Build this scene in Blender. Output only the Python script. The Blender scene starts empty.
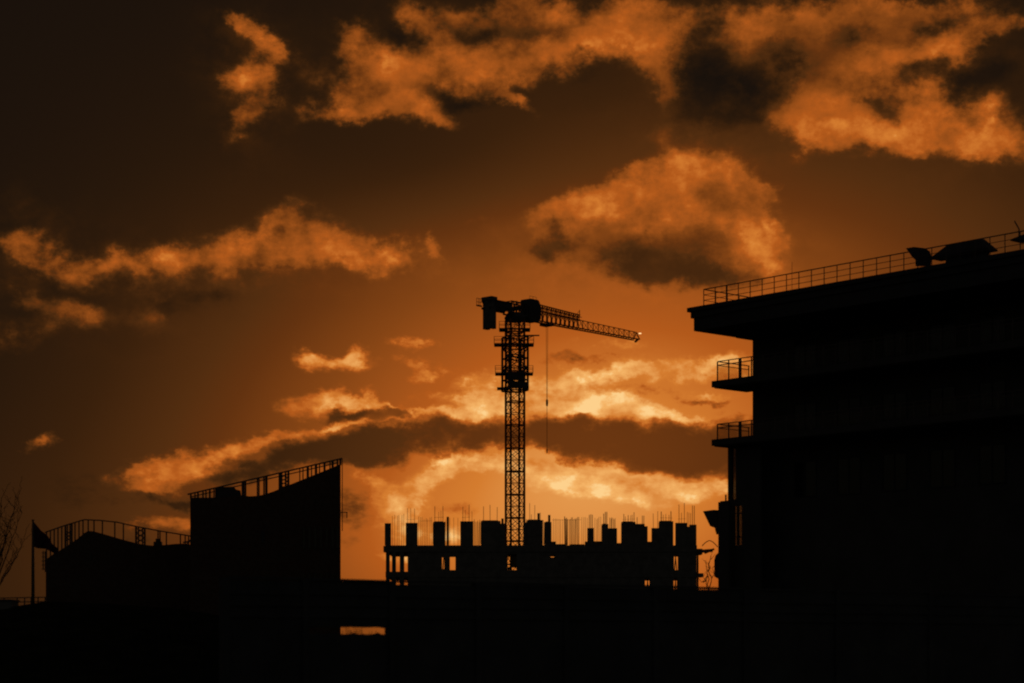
import bpy, math, random
from mathutils import Vector, Matrix, noise as mnoise

random.seed(7)
scene = bpy.context.scene
COL = scene.collection

# ------------------------------------------------------------------ survey
FOC = 1991.0          # focal length in pixels (70 mm on a 36 mm sensor, 1024 px wide)
HX, HY = 512.0, 645.0 # straight-ahead point on the horizon
EYE = 1.7

def at(px, py, d):
    """the world point seen at (px, py) and standing d metres away along +Y"""
    return Vector(((px - HX) / FOC * d, d, EYE + (HY - py) / FOC * d))

# ------------------------------------------------------------------ materials
def srgb(c):
    return tuple((x / 12.92 if x <= 0.04045 else ((x + 0.055) / 1.055) ** 2.4) for x in [v / 255 for v in c])

def material(name, base, rough=0.8, metal=0.0, vary=0.25, scale=3.0, bump=0.15, spec=0.3):
    m = bpy.data.materials.new(name)
    m.use_nodes = True
    nt = m.node_tree
    b = nt.nodes['Principled BSDF']
    tc = nt.nodes.new('ShaderNodeTexCoord')
    n = nt.nodes.new('ShaderNodeTexNoise')
    n.inputs['Scale'].default_value = scale
    n.inputs['Detail'].default_value = 6
    n.inputs['Roughness'].default_value = 0.62
    nt.links.new(tc.outputs['Object'], n.inputs['Vector'])
    r = nt.nodes.new('ShaderNodeValToRGB')
    lo = [c * (1 - vary) for c in base]
    hi = [min(1, c * (1 + vary)) for c in base]
    r.color_ramp.elements[0].position = 0.3
    r.color_ramp.elements[1].position = 0.7
    r.color_ramp.elements[0].color = (*lo, 1)
    r.color_ramp.elements[1].color = (*hi, 1)
    nt.links.new(n.outputs['Fac'], r.inputs['Fac'])
    nt.links.new(r.outputs['Color'], b.inputs['Base Color'])
    b.inputs['Roughness'].default_value = rough
    b.inputs['Metallic'].default_value = metal
    b.inputs['Specular IOR Level'].default_value = spec
    if bump:
        n2 = nt.nodes.new('ShaderNodeTexNoise')
        n2.inputs['Scale'].default_value = scale * 9
        n2.inputs['Detail'].default_value = 4
        nt.links.new(tc.outputs['Object'], n2.inputs['Vector'])
        bp = nt.nodes.new('ShaderNodeBump')
        bp.inputs['Strength'].default_value = bump
        bp.inputs['Distance'].default_value = 0.02
        nt.links.new(n2.outputs['Fac'], bp.inputs['Height'])
        nt.links.new(bp.outputs['Normal'], b.inputs['Normal'])
    return m

def glass_material(name, tint, gloss):
    m = bpy.data.materials.new(name)
    m.use_nodes = True
    nt = m.node_tree
    nt.nodes.remove(nt.nodes['Principled BSDF'])
    out = nt.nodes['Material Output']
    t = nt.nodes.new('ShaderNodeBsdfTransparent')
    t.inputs['Color'].default_value = (*tint, 1)
    g = nt.nodes.new('ShaderNodeBsdfGlossy')
    g.inputs['Roughness'].default_value = 0.05
    f = nt.nodes.new('ShaderNodeFresnel')
    f.inputs['IOR'].default_value = gloss
    mx = nt.nodes.new('ShaderNodeMixShader')
    nt.links.new(f.outputs['Fac'], mx.inputs['Fac'])
    nt.links.new(t.outputs['BSDF'], mx.inputs[1])
    nt.links.new(g.outputs['BSDF'], mx.inputs[2])
    nt.links.new(mx.outputs['Shader'], out.inputs['Surface'])
    return m

def emissive_material(name, colour, strength):
    m = bpy.data.materials.new(name)
    m.use_nodes = True
    b = m.node_tree.nodes['Principled BSDF']
    b.inputs['Base Color'].default_value = (*colour, 1)
    b.inputs['Emission Color'].default_value = (*colour, 1)
    b.inputs['Emission Strength'].default_value = strength
    return m

M = {
    'concrete': material('raw_concrete', (.20, .19, .175), .9, 0, .3, 1.2, .25, .2),
    'render':   material('dark_render', (.11, .107, .104), .9, 0, .2, .6, .15, .2),
    'brick':    material('brown_brick', (.13, .085, .06), .9, 0, .3, 4, .3, .2),
    'fascia':   material('fascia_metal', (.075, .075, .08), .7, 0, .15, 2, .05, .3),
    'steel':    material('painted_steel', (.20, .15, .09), .6, .0, .3, 5, .1, .35),
    'crane':    material('crane_paint', (.36, .10, .03), .6, .0, .3, 4, .1, .35),
    'crane_dark': material('crane_dark_steel', (.09, .085, .08), .6, 0, .3, 4, .1, .35),
    'rail':     material('rail_steel', (.15, .12, .10), .6, .0, .2, 6, .05, .35),
    'rust':     material('rusty_rebar', (.17, .085, .045), .9, 0, .4, 9, .2, .2),
    'ply':      material('formwork_ply', (.20, .13, .07), .85, 0, .35, 2.5, .2, .25),
    'cable':    material('cable_black', (.03, .03, .03), .7, 0, .2, 6, 0, .3),
    'bark':     material('tree_bark', (.09, .07, .055), .95, 0, .4, 8, .4, .15),
    'flag':     material('flag_cloth', (.10, .025, .05), .9, 0, .2, 4, .1, .1),
    'panel':    material('barrier_panel', (.09, .095, .10), .75, 0, .3, 1.6, .2, .3),
    'ground':   material('packed_dirt', (.07, .06, .05), .95, 0, .4, .35, .4, .1),
    'bank':     material('grassy_bank', (.03, .032, .02), 1, 0, .5, 1.5, .6, .0),
    'glass':    glass_material('clear_rail_glass', (.95, .93, .90), 1.2),
    'tint':     glass_material('tinted_window_glass', (.50, .53, .60), 1.3),
    'pane':     material('dark_window_pane', (.02, .02, .022), .12, 0, .1, 1, 0, .5),
    'tip_glow':     emissive_material('glowing_tip', (1.0, .66, .30), 1.5),
}

# ------------------------------------------------------------------ mesh builder
class MB:
    def __init__(self):
        self.v, self.f = [], []

    def hexa(self, p):
        """eight corners: bottom ring 0-3, top ring 4-7"""
        i = len(self.v)
        self.v += [Vector(q) for q in p]
        for f in ((3, 2, 1, 0), (4, 5, 6, 7), (0, 1, 5, 4), (1, 2, 6, 5), (2, 3, 7, 6), (3, 0, 4, 7)):
            self.f.append([i + k for k in f])
        return self

    def box(self, o, ax, ay, az):
        """corner o and three edge vectors"""
        o, ax, ay, az = map(Vector, (o, ax, ay, az))
        return self.hexa([o, o + ax, o + ax + ay, o + ay, o + az, o + ax + az, o + ax + ay + az, o + ay + az])

    def bar(self, a, b, w, h=None, up=(0, 0, 1)):
        a, b = Vector(a), Vector(b)
        h = h or w
        d = (b - a).normalized()
        u = Vector(up)
        if abs(d.dot(u)) > .95:
            u = Vector((0.3, 1, 0)).normalized()
        s = d.cross(u).normalized() * w / 2
        t = s.cross(d).normalized() * h / 2
        return self.hexa([a - s - t, a + s - t, b + s - t, b - s - t, a - s + t, a + s + t, b + s + t, b - s + t])

    def tube(self, pts, radii, n=6, cap=True):
        pts = [Vector(p) for p in pts]
        if not hasattr(radii, '__len__'):
            radii = [radii] * len(pts)
        start = len(self.v)
        ref = Vector((.31, .77, .55))
        for k, p in enumerate(pts):
            d = (pts[min(k + 1, len(pts) - 1)] - pts[max(k - 1, 0)]).normalized()
            s = d.cross(ref).normalized()
            t = s.cross(d)
            for j in range(n):
                a = 2 * math.pi * j / n
                self.v.append(p + (s * math.cos(a) + t * math.sin(a)) * radii[k])
        for k in range(len(pts) - 1):
            for j in range(n):
                a, b = start + k * n + j, start + k * n + (j + 1) % n
                self.f.append([a, b, b + n, a + n])
        if cap:
            self.f.append([start + j for j in range(n)][::-1])
            e = start + (len(pts) - 1) * n
            self.f.append([e + j for j in range(n)])
        return self

    def prism(self, poly, ext):
        """a closed outline (list of points) pushed along ext"""
        ext = Vector(ext)
        i, n = len(self.v), len(poly)
        self.v += [Vector(p) for p in poly] + [Vector(p) + ext for p in poly]
        self.f.append(list(range(i, i + n)))
        self.f.append(list(range(i + 2 * n - 1, i + n - 1, -1)))
        for k in range(n):
            a, b = i + k, i + (k + 1) % n
            self.f.append([a, a + n, b + n, b])
        return self

    def build(self, name, mat, parent=None, smooth=False):
        me = bpy.data.meshes.new(name)
        off = Vector((0, 0, 0))
        p = parent
        while p is not None:
            off += Vector(p.location)
            p = p.parent
        me.from_pydata([tuple(q - off) for q in self.v], [], self.f)
        me.update()
        import bmesh
        bm = bmesh.new()
        bm.from_mesh(me)
        bmesh.ops.recalc_face_normals(bm, faces=bm.faces)
        bm.to_mesh(me)
        bm.free()
        if smooth:
            for poly in me.polygons:
                poly.use_smooth = True
        me.materials.append(M[mat])
        o = bpy.data.objects.new(name, me)
        COL.objects.link(o)
        if parent is not None:
            o.parent = parent
        return o

def thing(name, label, cat, loc, group=None):
    o = bpy.data.objects.new(name, None)
    o.empty_display_size = .5
    COL.objects.link(o)
    o.location = loc
    o['label'] = label
    o['category'] = cat
    if group:
        o['group'] = group
    return o

def tag(o, label, cat, group=None):
    o['label'] = label
    o['category'] = cat
    if group:
        o['group'] = group
    return o

Z = Vector((0, 0, 1))

# ------------------------------------------------------------------ ground
g = MB()
n = 24
ext = 9000.0
for j in range(n + 1):
    for i in range(n + 1):
        fx, fy = i / n * 2 - 1, j / n * 2 - 1
        g.v.append(Vector((math.copysign(abs(fx) ** 2.5, fx) * ext, math.copysign(abs(fy) ** 2.5, fy) * ext, 0)))
for j in range(n):
    for i in range(n):
        a = j * (n + 1) + i
        g.f.append([a, a + 1, a + n + 2, a + n + 1])
go = g.build('ground', 'ground')
go['kind'] = 'structure'

# grassy bank on the left, in front of the low buildings
CREST = [(-260, 612), (-120, 609), (0, 607), (12, 608), (28, 606), (45, 601), (100, 603), (180, 609), (250, 620), (300, 640), (330, 655)]
def crest_y(px):
    for (a, ya), (b, yb) in zip(CREST, CREST[1:]):
        if a <= px <= b:
            return ya + (yb - ya) * (px - a) / (b - a)
    return CREST[0][1] if px < CREST[0][0] else CREST[-1][1]
BANK_D = 60.0
b = MB()
cols = [(-260 + 590 * k / 90) for k in range(91)]
prof = [(-14, 0), (-11, .25), (-7, .7), (-3.5, .92), (0, 1.0), (4, .97), (9, .8), (14, .4), (18, 0)]
for px in cols:
    top = at(px, crest_y(px), BANK_D)
    h = max(top.z, 0.02)
    for dy, k in prof:
        z = h * k + (mnoise.noise(Vector((top.x * .9, dy * .7, 2.0))) * .12 if .1 < k < .99 else 0)
        b.v.append(Vector((top.x, BANK_D + dy, z - (0.02 if k == 0 else 0))))
m_ = len(prof)
for i in range(len(cols) - 1):
    for j in range(m_ - 1):
        a = i * m_ + j
        b.f.append([a, a + m_, a + m_ + 1, a + 1])
bank = b.build('embankment', 'bank', smooth=True)
bank['kind'] = 'structure'

# ------------------------------------------------------------------ tower crane
MX, MY = 0.42, 278.0
cr = thing('tower_crane', 'flat top tower crane with lattice mast and short jib rising behind the unfinished building', 'crane', (MX, MY, 0))
ca, sa = math.cos(math.radians(21)), math.sin(math.radians(21))
A = 2.0
def mast_pt(i, j, z, a=A):
    x, y = (i - .5) * a, (j - .5) * a
    return Vector((MX + x * ca - y * sa, MY + x * sa + y * ca, z))
RING = [(0, 0), (1, 0), (1, 1), (0, 1)]
def zpx(py, d=MY):
    return EYE + (HY - py) / FOC * d
Z_TOP = zpx(320)
mast = MB()
for i, j in RING:
    mast.bar(mast_pt(i, j, 0), mast_pt(i, j, Z_TOP), .26)
SEC = 3.0 * 1.08
z = 0.0
zs = []
while z < Z_TOP:
    zs.append(z)
    z += SEC / 2
zs.append(Z_TOP)
for k, (z0, z1) in enumerate(zip(zs, zs[1:])):
    for q in range(4):
        p, r = RING[q], RING[(q + 1) % 4]
        mast.bar(mast_pt(*p, z0), mast_pt(*r, z0), .17 if k % 2 == 0 else .09)
        mast.bar(mast_pt(*p, z0), mast_pt(*r, z1), .07)
        mast.bar(mast_pt(*r, z0), mast_pt(*p, z1), .07)
mast.build('mast', 'crane', cr)
fb = MB()
fb.box((MX - 3, MY - 3, 0), (6, 0, 0), (0, 6, 0), (0, 0, .8))
fb.build('base_block', 'concrete', cr)
# ladder inside the mast
ld = MB()
for s in (-.22, .22):
    ld.bar((MX + s, MY + .3, .8), (MX + s, MY + .3, Z_TOP), .025)
zz = 1.0
while zz < Z_TOP:
    ld.bar((MX - .22, MY + .3, zz), (MX + .22, MY + .3, zz), .015)
    zz += .35
ld.build('ladder', 'crane_dark', cr)

# climbing frame around the upper mast
cf = MB()
B = 2.75
zc0, zc1 = zpx(391), zpx(337)
for i, j in RING:
    cf.bar(mast_pt(i, j, zc0, B), mast_pt(i, j, zc1, B), .26)
nlev = 5
for k in range(nlev + 1):
    zz = zc0 + (zc1 - zc0) * k / nlev
    for q in range(4):
        p, r = RING[q], RING[(q + 1) % 4]
        cf.bar(mast_pt(*p, zz, B), mast_pt(*r, zz, B), .16)
        if k < nlev:
            z2 = zc0 + (zc1 - zc0) * (k + 1) / nlev
            if (k + q) % 2:
                cf.bar(mast_pt(*p, zz, B), mast_pt(*r, z2, B), .11)
            else:
                cf.bar(mast_pt(*r, zz, B), mast_pt(*p, z2, B), .11)
# hydraulic ram housing
cf.box(mast_pt(0, 0, zpx(381), B * 1.06), mast_pt(1, 0, 0, B * .9) - mast_pt(0, 0, 0, B * .9), mast_pt(0, 1, 0, .8) - mast_pt(0, 0, 0, .8), (0, 0, 1.1))
cf.box(mast_pt(0, 0, zpx(389), B * 1.02), mast_pt(1, 0, 0, B) - mast_pt(0, 0, 0, B), mast_pt(0, 1, 0, .6) - mast_pt(0, 0, 0, .6), (0, 0, .9))
cf.build('climbing_frame', 'crane_dark', cr)

def platform(py, wl, wr, rail=True, arm=None):
    """a walkway ring: wl / wr metres left / right of the mast centre"""
    z0 = zpx(py)
    m = MB()
    t = .14
    m.box((MX - wl, MY - 1.5, z0), (wl - 1.0, 0, 0), (0, 2.4, 0), (0, 0, t))
    m.box((MX + 1.0, MY - 1.5, z0), (wr - 1.0, 0, 0), (0, 2.4, 0), (0, 0, t))
    m.box((MX - 1.0, MY - 1.5, z0), (2.0, 0, 0), (0, .4, 0), (0, 0, t))
    m.box((MX - 1.0, MY + .5, z0), (2.0, 0, 0), (0, .4, 0), (0, 0, t))
    p = m.build('platform', 'crane_dark', cr)
    if rail:
        r = MB()
        cs = [(MX - wl, MY - 1.5), (MX + wr, MY - 1.5), (MX + wr, MY + .9), (MX - wl, MY + .9)]
        for k in range(4):
            a, c = Vector((*cs[k], 0)), Vector((*cs[(k + 1) % 4], 0))
            for hz in (.55, 1.1):
                r.bar(a + Z * (z0 + hz), c + Z * (z0 + hz), .05)
            ns = 4
            for q in range(ns):
                e = a.lerp(c, q / ns)
                r.bar(e + Z * (z0 + t), e + Z * (z0 + 1.1), .05)
        r.build('railing', 'rail', p)
    return p
platform(331, 2.2, 2.1)
platform(346, 2.9, 2.6)
platform(375, 2.75, 2.5)
platform(389.5, 2.5, 1.8, rail=False)
wa = MB()
wa.bar((MX + 1.2, MY - 1.2, zpx(336.8)), (MX + 3.4, MY - 1.2, zpx(336.8)), .22, .16)
wa.bar((MX + 1.4, MY - 1.2, zpx(341.5)), (MX + 2.6, MY - 1.2, zpx(336.8)), .1)
wa.build('bracket_arm', 'crane_dark', cr)

# slewing ring and head
JD = Vector((.667, .745, 0)).normalized()   # heading of the jib
JN = Vector((-JD.y, JD.x, 0))
def jib(t, s, z):
    return Vector((MX, MY, 0)) + JD * t + JN * s + Z * z
tt = MB()
nseg = 16
def disc(mb, z0, z1, r0, r1):
    lo = [Vector((MX + math.cos(2 * math.pi * k / nseg) * r0, MY + math.sin(2 * math.pi * k / nseg) * r0, z0)) for k in range(nseg)]
    hi = [Vector((MX + math.cos(2 * math.pi * k / nseg) * r1, MY + math.sin(2 * math.pi * k / nseg) * r1, z1)) for k in range(nseg)]
    i = len(mb.v)
    mb.v += lo + hi
    mb.f.append(list(range(i + nseg - 1, i - 1, -1)))
    mb.f.append(list(range(i + nseg, i + 2 * nseg)))
    for k in range(nseg):
        a, c = i + k, i + (k + 1) % nseg
        mb.f.append([a, c, c + nseg, a + nseg])
disc(tt, zpx(321.5), zpx(318), 1.35, 1.5)
disc(tt, zpx(318), zpx(313), 1.5, 1.05)
tt.build('slewing_ring', 'crane_dark', cr)
ZJ = 47.45            # lower chord of the jib
hd = MB()
zt = zpx(301.5)
for s in (-.75, .75):
    for t in (-1.5, -.5, .6, 1.7):
        hd.bar(jib(t, s, zpx(315)), jib(t, s, zt - abs(t) * .12), .16)
    hd.bar(jib(-1.6, s, zt - .2), jib(1.8, s, zt - .2), .14)
    hd.bar(jib(-1.6, s, zpx(315)), jib(1.8, s, zpx(315)), .2)
    for a, c in ((-1.5, -.5), (.6, -.5), (.6, 1.7)):
        hd.bar(jib(a, s, zpx(315)), jib(c, s, zt - .2), .1)
for t in (-1.5, -.5, .6, 1.7):
    hd.bar(jib(t, -.75, zt - .2), jib(t, .75, zt - .2), .12)
# winch drum and hand rails on the head
hd.bar(jib(-.2, -.6, zpx(309)), jib(-.2, .6, zpx(309)), .55)
hd.bar(jib(1.0, -.6, zpx(307)), jib(1.0, .6, zpx(307)), .5)
hd.build('crane_head', 'crane_dark', cr)

# counter jib
cj = MB()
for s in (-.7, .7):
    cj.bar(jib(-1.5, s, zpx(306)), jib(-6.0, s, zpx(306)), .3, .28)
    cj.bar(jib(-1.5, s, zpx(313.2)), jib(-6.0, s, zpx(313.2)), .3, .28)
    for k in range(6):
        cj.bar(jib(-1.5 - k * .75, s, zpx(313)), jib(-2.25 - k * .75, s, zpx(306)), .14)
cj.box(jib(-1.6, -.85, zpx(311.5)), JD * -3.6, JN * 1.7, Z * .95)
cj.build('counter_jib', 'crane_dark', cr)
cw = MB()
zb0, zb1 = zpx(329, 274), zpx(297.5, 274)
for k in range(3):
    s0 = -.85 + k * .58
    cw.box(jib(-5.75 + .02 * k, s0, zb0 + .12 * (k % 2)), JD * .92, JN * .54, Z * (zb1 - zb0 - .2 * (k % 2)))
cw.box(jib(-5.9, -.95, zb1 - .35), JD * 1.2, JN * 1.9, Z * .4)
cw.build('counterweight', 'concrete', cr)
cp = MB()
for hz in (0, .5, 1.0):
    cp.bar(jib(-5.9, .9, zpx(306, 274) + hz), jib(-6.9, .9, zpx(306, 274) + hz), .06 if hz else .18)
for t in (-6.2, -6.5, -6.9):
    cp.bar(jib(t, .9, zpx(306, 274)), jib(t, .9, zpx(306, 274) + 1.0), .05)
cp.build('railing', 'rail', cr)

# operator's cab beside the jib root, chamfered front
cb = MB()
def cab_pt(t, z): return jib(t, -.85, z)
z0, z1 = zpx(321.5, 280), zpx(299.5, 280)
h_ = z1 - z0
outline = [cab_pt(2.15, z0 + .3), cab_pt(2.35, z0), cab_pt(4.1, z0), cab_pt(4.55, z0 + .5), cab_pt(4.6, z0 + h_ * .7), cab_pt(4.15, z1 - .12), cab_pt(3.9, z1), cab_pt(2.3, z1), cab_pt(2.1, z1 - .2)]
cb.prism(outline, JN * 1.7)
cab = cb.build('cab', 'crane_dark', cr)
wn = MB()
wn.box(jib(2.7, -.875, z0 + h_ * .45), JD * 1.5, JN * .02, Z * h_ * .38)
wn.build('window', 'pane', cab)
rl = MB()
for k in range(3):
    rl.bar(jib(2.2 + k * .7, -.8, z1), jib(2.2 + k * .7, -.8, z1 + .35), .04)
rl.bar(jib(2.2, -.8, z1 + .35), jib(3.6, -.8, z1 + .35), .04)
rl.build('roof_rail', 'rail', cab)

# jib
T0, T1, T2 = 4.4, 13.0, 27.55
def lower(t): return ZJ
def upper(t):
    if t <= T1:
        return ZJ + 2.45 - (t - T0) / (T1 - T0) * .40
    return ZJ + 1.32 - (t - T1) / (T2 - T1) * .22
# find T1 from the photo: the step in the top chord is seen at px 580
def t_of_px(px):
    m = (px - HX) / FOC
    return (m * MY - MX) / (JD.x - m * JD.y)
T1, T2 = t_of_px(580), t_of_px(636.5)
def truss(ta, tb, npan, dense):
    m = MB()
    w1 = .085 if dense else .06
    for s in (-.6, .6):
        m.bar(jib(ta, s, ZJ), jib(tb, s, ZJ), .15, .15)
    m.bar(jib(ta, 0, upper(ta + 1e-4)), jib(tb, 0, upper(tb - 1e-4)), .15 if dense else .10)
    for k in range(npan):
        a, c = ta + (tb - ta) * k / npan, ta + (tb - ta) * (k + 1) / npan
        mid = (a + c) / 2
        for s in (-.6, .6):
            m.bar(jib(a, s, ZJ), jib(mid, 0, upper(mid)), w1)
            m.bar(jib(mid, 0, upper(mid)), jib(c, s, ZJ), w1)
            if dense:
                m.bar(jib(a, s, ZJ), jib(a, 0, upper(a + 1e-4)), .07)
                m.bar(jib(a, s * .5, ZJ + 1.2), jib(c, s * .5, ZJ + 1.2), .06)
        m.bar(jib(a, -.6, ZJ), jib(a, .6, ZJ), .07)
        m.bar(jib(a, -.6, ZJ), jib(c, .6, ZJ), .05)
    return m
j1 = truss(T0, T1 - .02, 10, True)
# top walkway and hand rail that make the root section look heavier
for s in (-.3, .3):
    j1.bar(jib(T0, s, upper(T0) - .35), jib(T1, s, upper(T1 - .01) - .35), .08)
j1.bar(jib(T0, 0, ZJ + 1.55), jib(T1, 0, ZJ + 1.3), .12, .2)
j1.bar(jib(T1 - .1, 0, upper(T1 - .1) - .4), jib(T1 - .1, 0, upper(T1 - .1) + .75), .08)
j1.bar(jib(T1 - .8, 0, upper(T1 - .8)), jib(T1 - .1, 0, upper(T1 - .1) + .6), .05)
jo = j1.build('jib', 'crane', cr)
j2 = truss(T1, T2, 11, False)
j2.bar(jib(T2, -.6, ZJ), jib(T2, 0, upper(T2)), .1)
j2.bar(jib(T2, .6, ZJ), jib(T2, 0, upper(T2)), .1)
j2.bar(jib(T2 - .3, 0, ZJ - .35), jib(T2 + .3, 0, ZJ + .1), .3, .25)
j2.build('jib_tip', 'crane', jo)
lp = MB()
lp.bar(jib(T2, 0, upper(T2) - .1), jib(T2 + .55, 0, upper(T2) - .1), .05)
arm = lp.build('tip_arm', 'crane', cr)
lm = MB()  # small emissive capsule just beyond the end of the jib
lm.tube([jib(T2 + .5, 0, upper(T2) - .1), jib(T2 + .62, 0, upper(T2) - .08), jib(T2 + 1.05, 0, upper(T2) - .04), jib(T2 + 1.15, 0, upper(T2) - .03)], [.03, .08, .08, .03], 8)
lm.build('glowing_tip', 'tip_glow', arm)

# trolley, ropes, hook
TT = t_of_px(547)
tr = MB()
tr.box(jib(TT - .75, -.75, ZJ - .42), JD * 1.4, JN * 1.5, Z * .26)
for s in (-.7, .7):
    for t in (-.6, .5):
        tr.bar(jib(TT + t, s, ZJ - .3), jib(TT + t, s, ZJ + .05), .22)
tr.bar(jib(TT - 1.4, -.2, ZJ - .25), jib(TT - .7, -.2, ZJ - .25), .12)
trolley = tr.build('trolley', 'crane_dark', cr)
hk_z = zpx(403, 283)
rp = MB()
for s in (-.16, .16):
    rp.tube([jib(TT + s, 0, ZJ - .4), jib(TT + s * .5, 0, hk_z + .5)], .028, 5)
rp.build('hoist_rope', 'cable', trolley)
hb = MB()
hb.prism([jib(TT - .1, -.1, hk_z + .5), jib(TT + .1, -.1, hk_z + .5), jib(TT + .14, -.1, hk_z), jib(TT + .06, -.1, hk_z - .45), jib(TT - .06, -.1, hk_z - .45), jib(TT - .14, -.1, hk_z)], JN * .2)
hook = hb.build('hook_block', 'crane_dark', cr)
sl = MB()
sl.tube([jib(TT, 0, hk_z - .5), jib(TT, 0, zpx(449, 283))], .035, 5)
sl.tube([jib(TT, 0, zpx(449, 283)), jib(TT, 0, zpx(453, 283))], [.1, .08], 6)
sl.build('sling', 'cable', hook)

# ------------------------------------------------------------------ unfinished concrete frame building
BD = 255.0
DEP = 14.0
ub = thing('unfinished_building', 'unfinished concrete frame building with bare columns and rebar on its top slab', 'building', at(541, 0, BD).xy.to_3d())
def bx(m, x0, x1, y0, y1, d0, d1):
    """box seen between pixels x0..x1, y0..y1 (at distance d0), running back to d1"""
    a, c = at(x0, y1, d0), at(x1, y0, d0)
    m.box((a.x, d0, a.z), (c.x - a.x, 0, 0), (0, d1 - d0, 0), (0, 0, c.z - a.z))
    return m
levels = [545.3, 571.6, 597.9, 624.2, 650.5]
for k, y in enumerate(levels):
    m = MB()
    bx(m, 385.5, 697, y, y + (6.6 if k == 0 else 5.6), BD, BD + DEP)
    if k == 0:
        bx(m, 383.4, 385.4, y + .6, y + 6.6, BD + .1, BD + 2)
        bx(m, 697.1, 702.5, y + 3.4, y + 9, BD + .1, BD + 3)
    if k == 1:
        bx(m, 697.1, 703.5, y + 1.6, y + 5.2, BD + .1, BD + 3)
    m.build('floor_slab', 'concrete', ub)
m = MB()
bx(m, 384.5, 698, 656.4, 662, BD - .5, BD + DEP + .5)
m.build('foundation', 'concrete', ub)
# front columns below the top slab, and infill walls with the openings left open
EPS = .03
def storey_col(x0, x1, k):
    m = MB()
    y0 = levels[k] + (6.6 if k == 0 else 5.6)
    bx(m, x0, x1, y0, levels[k + 1], BD + .05, BD + .65)
    return m
wall_cols = [(385.8, 389.6), (391.9, 395.8), (399.7, 404.1)]
for k in range(4):
    for x0, x1 in wall_cols:
        storey_col(x0, x1, k).build('column', 'concrete', ub)
openings = {0: [(442, 444.2, 557.5, 569), (449.8, 455.4, 557, 570), (507.6, 516.6, 554, 570), (550.6, 554.2, 555, 557.3), (674, 678, 555, 570)],
            1: [(645, 649.6, 578.4, 585.5), (673.6, 677, 578.2, 590.5)], 2: [], 3: []}
for k in range(4):
    y0 = levels[k] + (6.6 if k == 0 else 5.6)
    y1 = levels[k + 1]
    m = MB()
    x = 407.6
    for ox0, ox1, oy0, oy1 in sorted(openings[k] + [(696.5, 696.5, y0, y1)]):
        if ox0 < x:      # stacked openings: sill piece between
            continue
        bx(m, x, ox0, y0, y1, BD + .1, BD + .5)
        if ox1 > ox0:
            bx(m, ox0, ox1, y0, oy0, BD + .12, BD + .48)
            bx(m, ox0, ox1, oy1, y1, BD + .12, BD + .48)
        x = ox1
    m.build('wall_panel', 'concrete', ub)
m = MB()
bx(m, 510, 516.5, 556.4, 567.6, BD + .6, BD + .75)
bx(m, 507.7, 511, 567.3, 569.9, BD + .62, BD + .77)
bx(m, 507.7, 510.6, 554.1, 556.2, BD + .62, BD + .77)
m.build('shutter_board', 'ply', ub)
# props and loose boards standing in the openings
for x, ya, yb, lean in ((443.3, 557, 571, .5), (676, 553, 571, -.7), (675.2, 553, 571, .8), (675, 578, 597, .6), (675.8, 578, 597, -.5), (647, 577, 597, .9), (648, 577, 597, -.7)):
    a, c = at(x - lean, yb, BD + .9), at(x + lean, ya, BD + .9)
    pr = MB()
    pr.bar(a, c, .11)
    pr.build('prop', 'ply', ub)
# core walls inside (off the sight lines of the openings)
m = MB()
for x0, x1 in ((415, 436), (460, 500), (520, 545), (560, 640), (655, 668), (682, 696)):
    bx(m, x0, x1, 552.2, 656, BD + 5, BD + 5.3)
m.build('core_wall', 'concrete', ub)

# columns and wall stubs rising above the top slab: x0, x1, top, material, depth offset
stubs = [(385.0, 390.4, 523.2), (406, 417.2, 522.8), (433.4, 445, 521.8), (460.6, 473, 521.2), (481.2, 500.2, 520.8), (500.4, 504.6, 523.4),
         (527.2, 542.6, 520), (524.0, 526.9, 522.4), (544.8, 551.2, 522), (588, 593.6, 528), (602.2, 608, 524), (608.2, 616.8, 528.2), (621.8, 635.2, 521.8),
         (635.4, 644.4, 523.8), (644.6, 647.4, 526.2), (652, 659.2, 528), (659.4, 673, 521.2), (675.8, 687.2, 522.8), (687.4, 690, 526.6), (690.2, 696.2, 524.6)]
for k, (x0, x1, top) in enumerate(stubs):
    m = MB()
    x0, x1 = x0 - .3, x1 + .3
    d0 = BD + .2 + (k % 3) * .05
    bx(m, x0, x1, top, 545.25, d0, d0 + (.7 if x1 - x0 < 7 else .45))
    if k % 2 == 0 and x1 - x0 > 6:   # formwork battens leave an uneven top and side
        bx(m, x0 - .35, x0 - .02, top + 1.5, 544, d0 + .05, d0 + .3)
        bx(m, x0 + 1.2, x1 - 2.5, top - .55, top - .02, d0 + .08, d0 + .25)
    m.build('column' if x1 - x0 < 7 else 'wall_stub', 'concrete', ub)
# low kerbs, stacked boards along the slab edge
for x0, x1, y in ((551.5, 556, 541.5), (556.2, 566, 544), (585, 588, 541.5), (594, 601.8, 541.2), (617, 621.5, 543), (647.6, 651.6, 541.6), (570, 584.5, 544.2)):
    bx(MB(), x0, x1, y, 545.28, BD + .3, BD + 1.2).build('formwork_board', 'ply', ub)
# round pole tops standing further back
for x, top, bot in ((447.8, 516.8, 545.2), (538.6, 513.2, 545.2), (549.2, 515, 545.2), (502.5, 518.5, 545.2), (519, 521, 545.2)):
    m = MB()
    m.tube([at(x, bot, BD + 6), at(x, top, BD + 6)], .17, 8)
    m.build('steel_prop', 'rust', ub)
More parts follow.
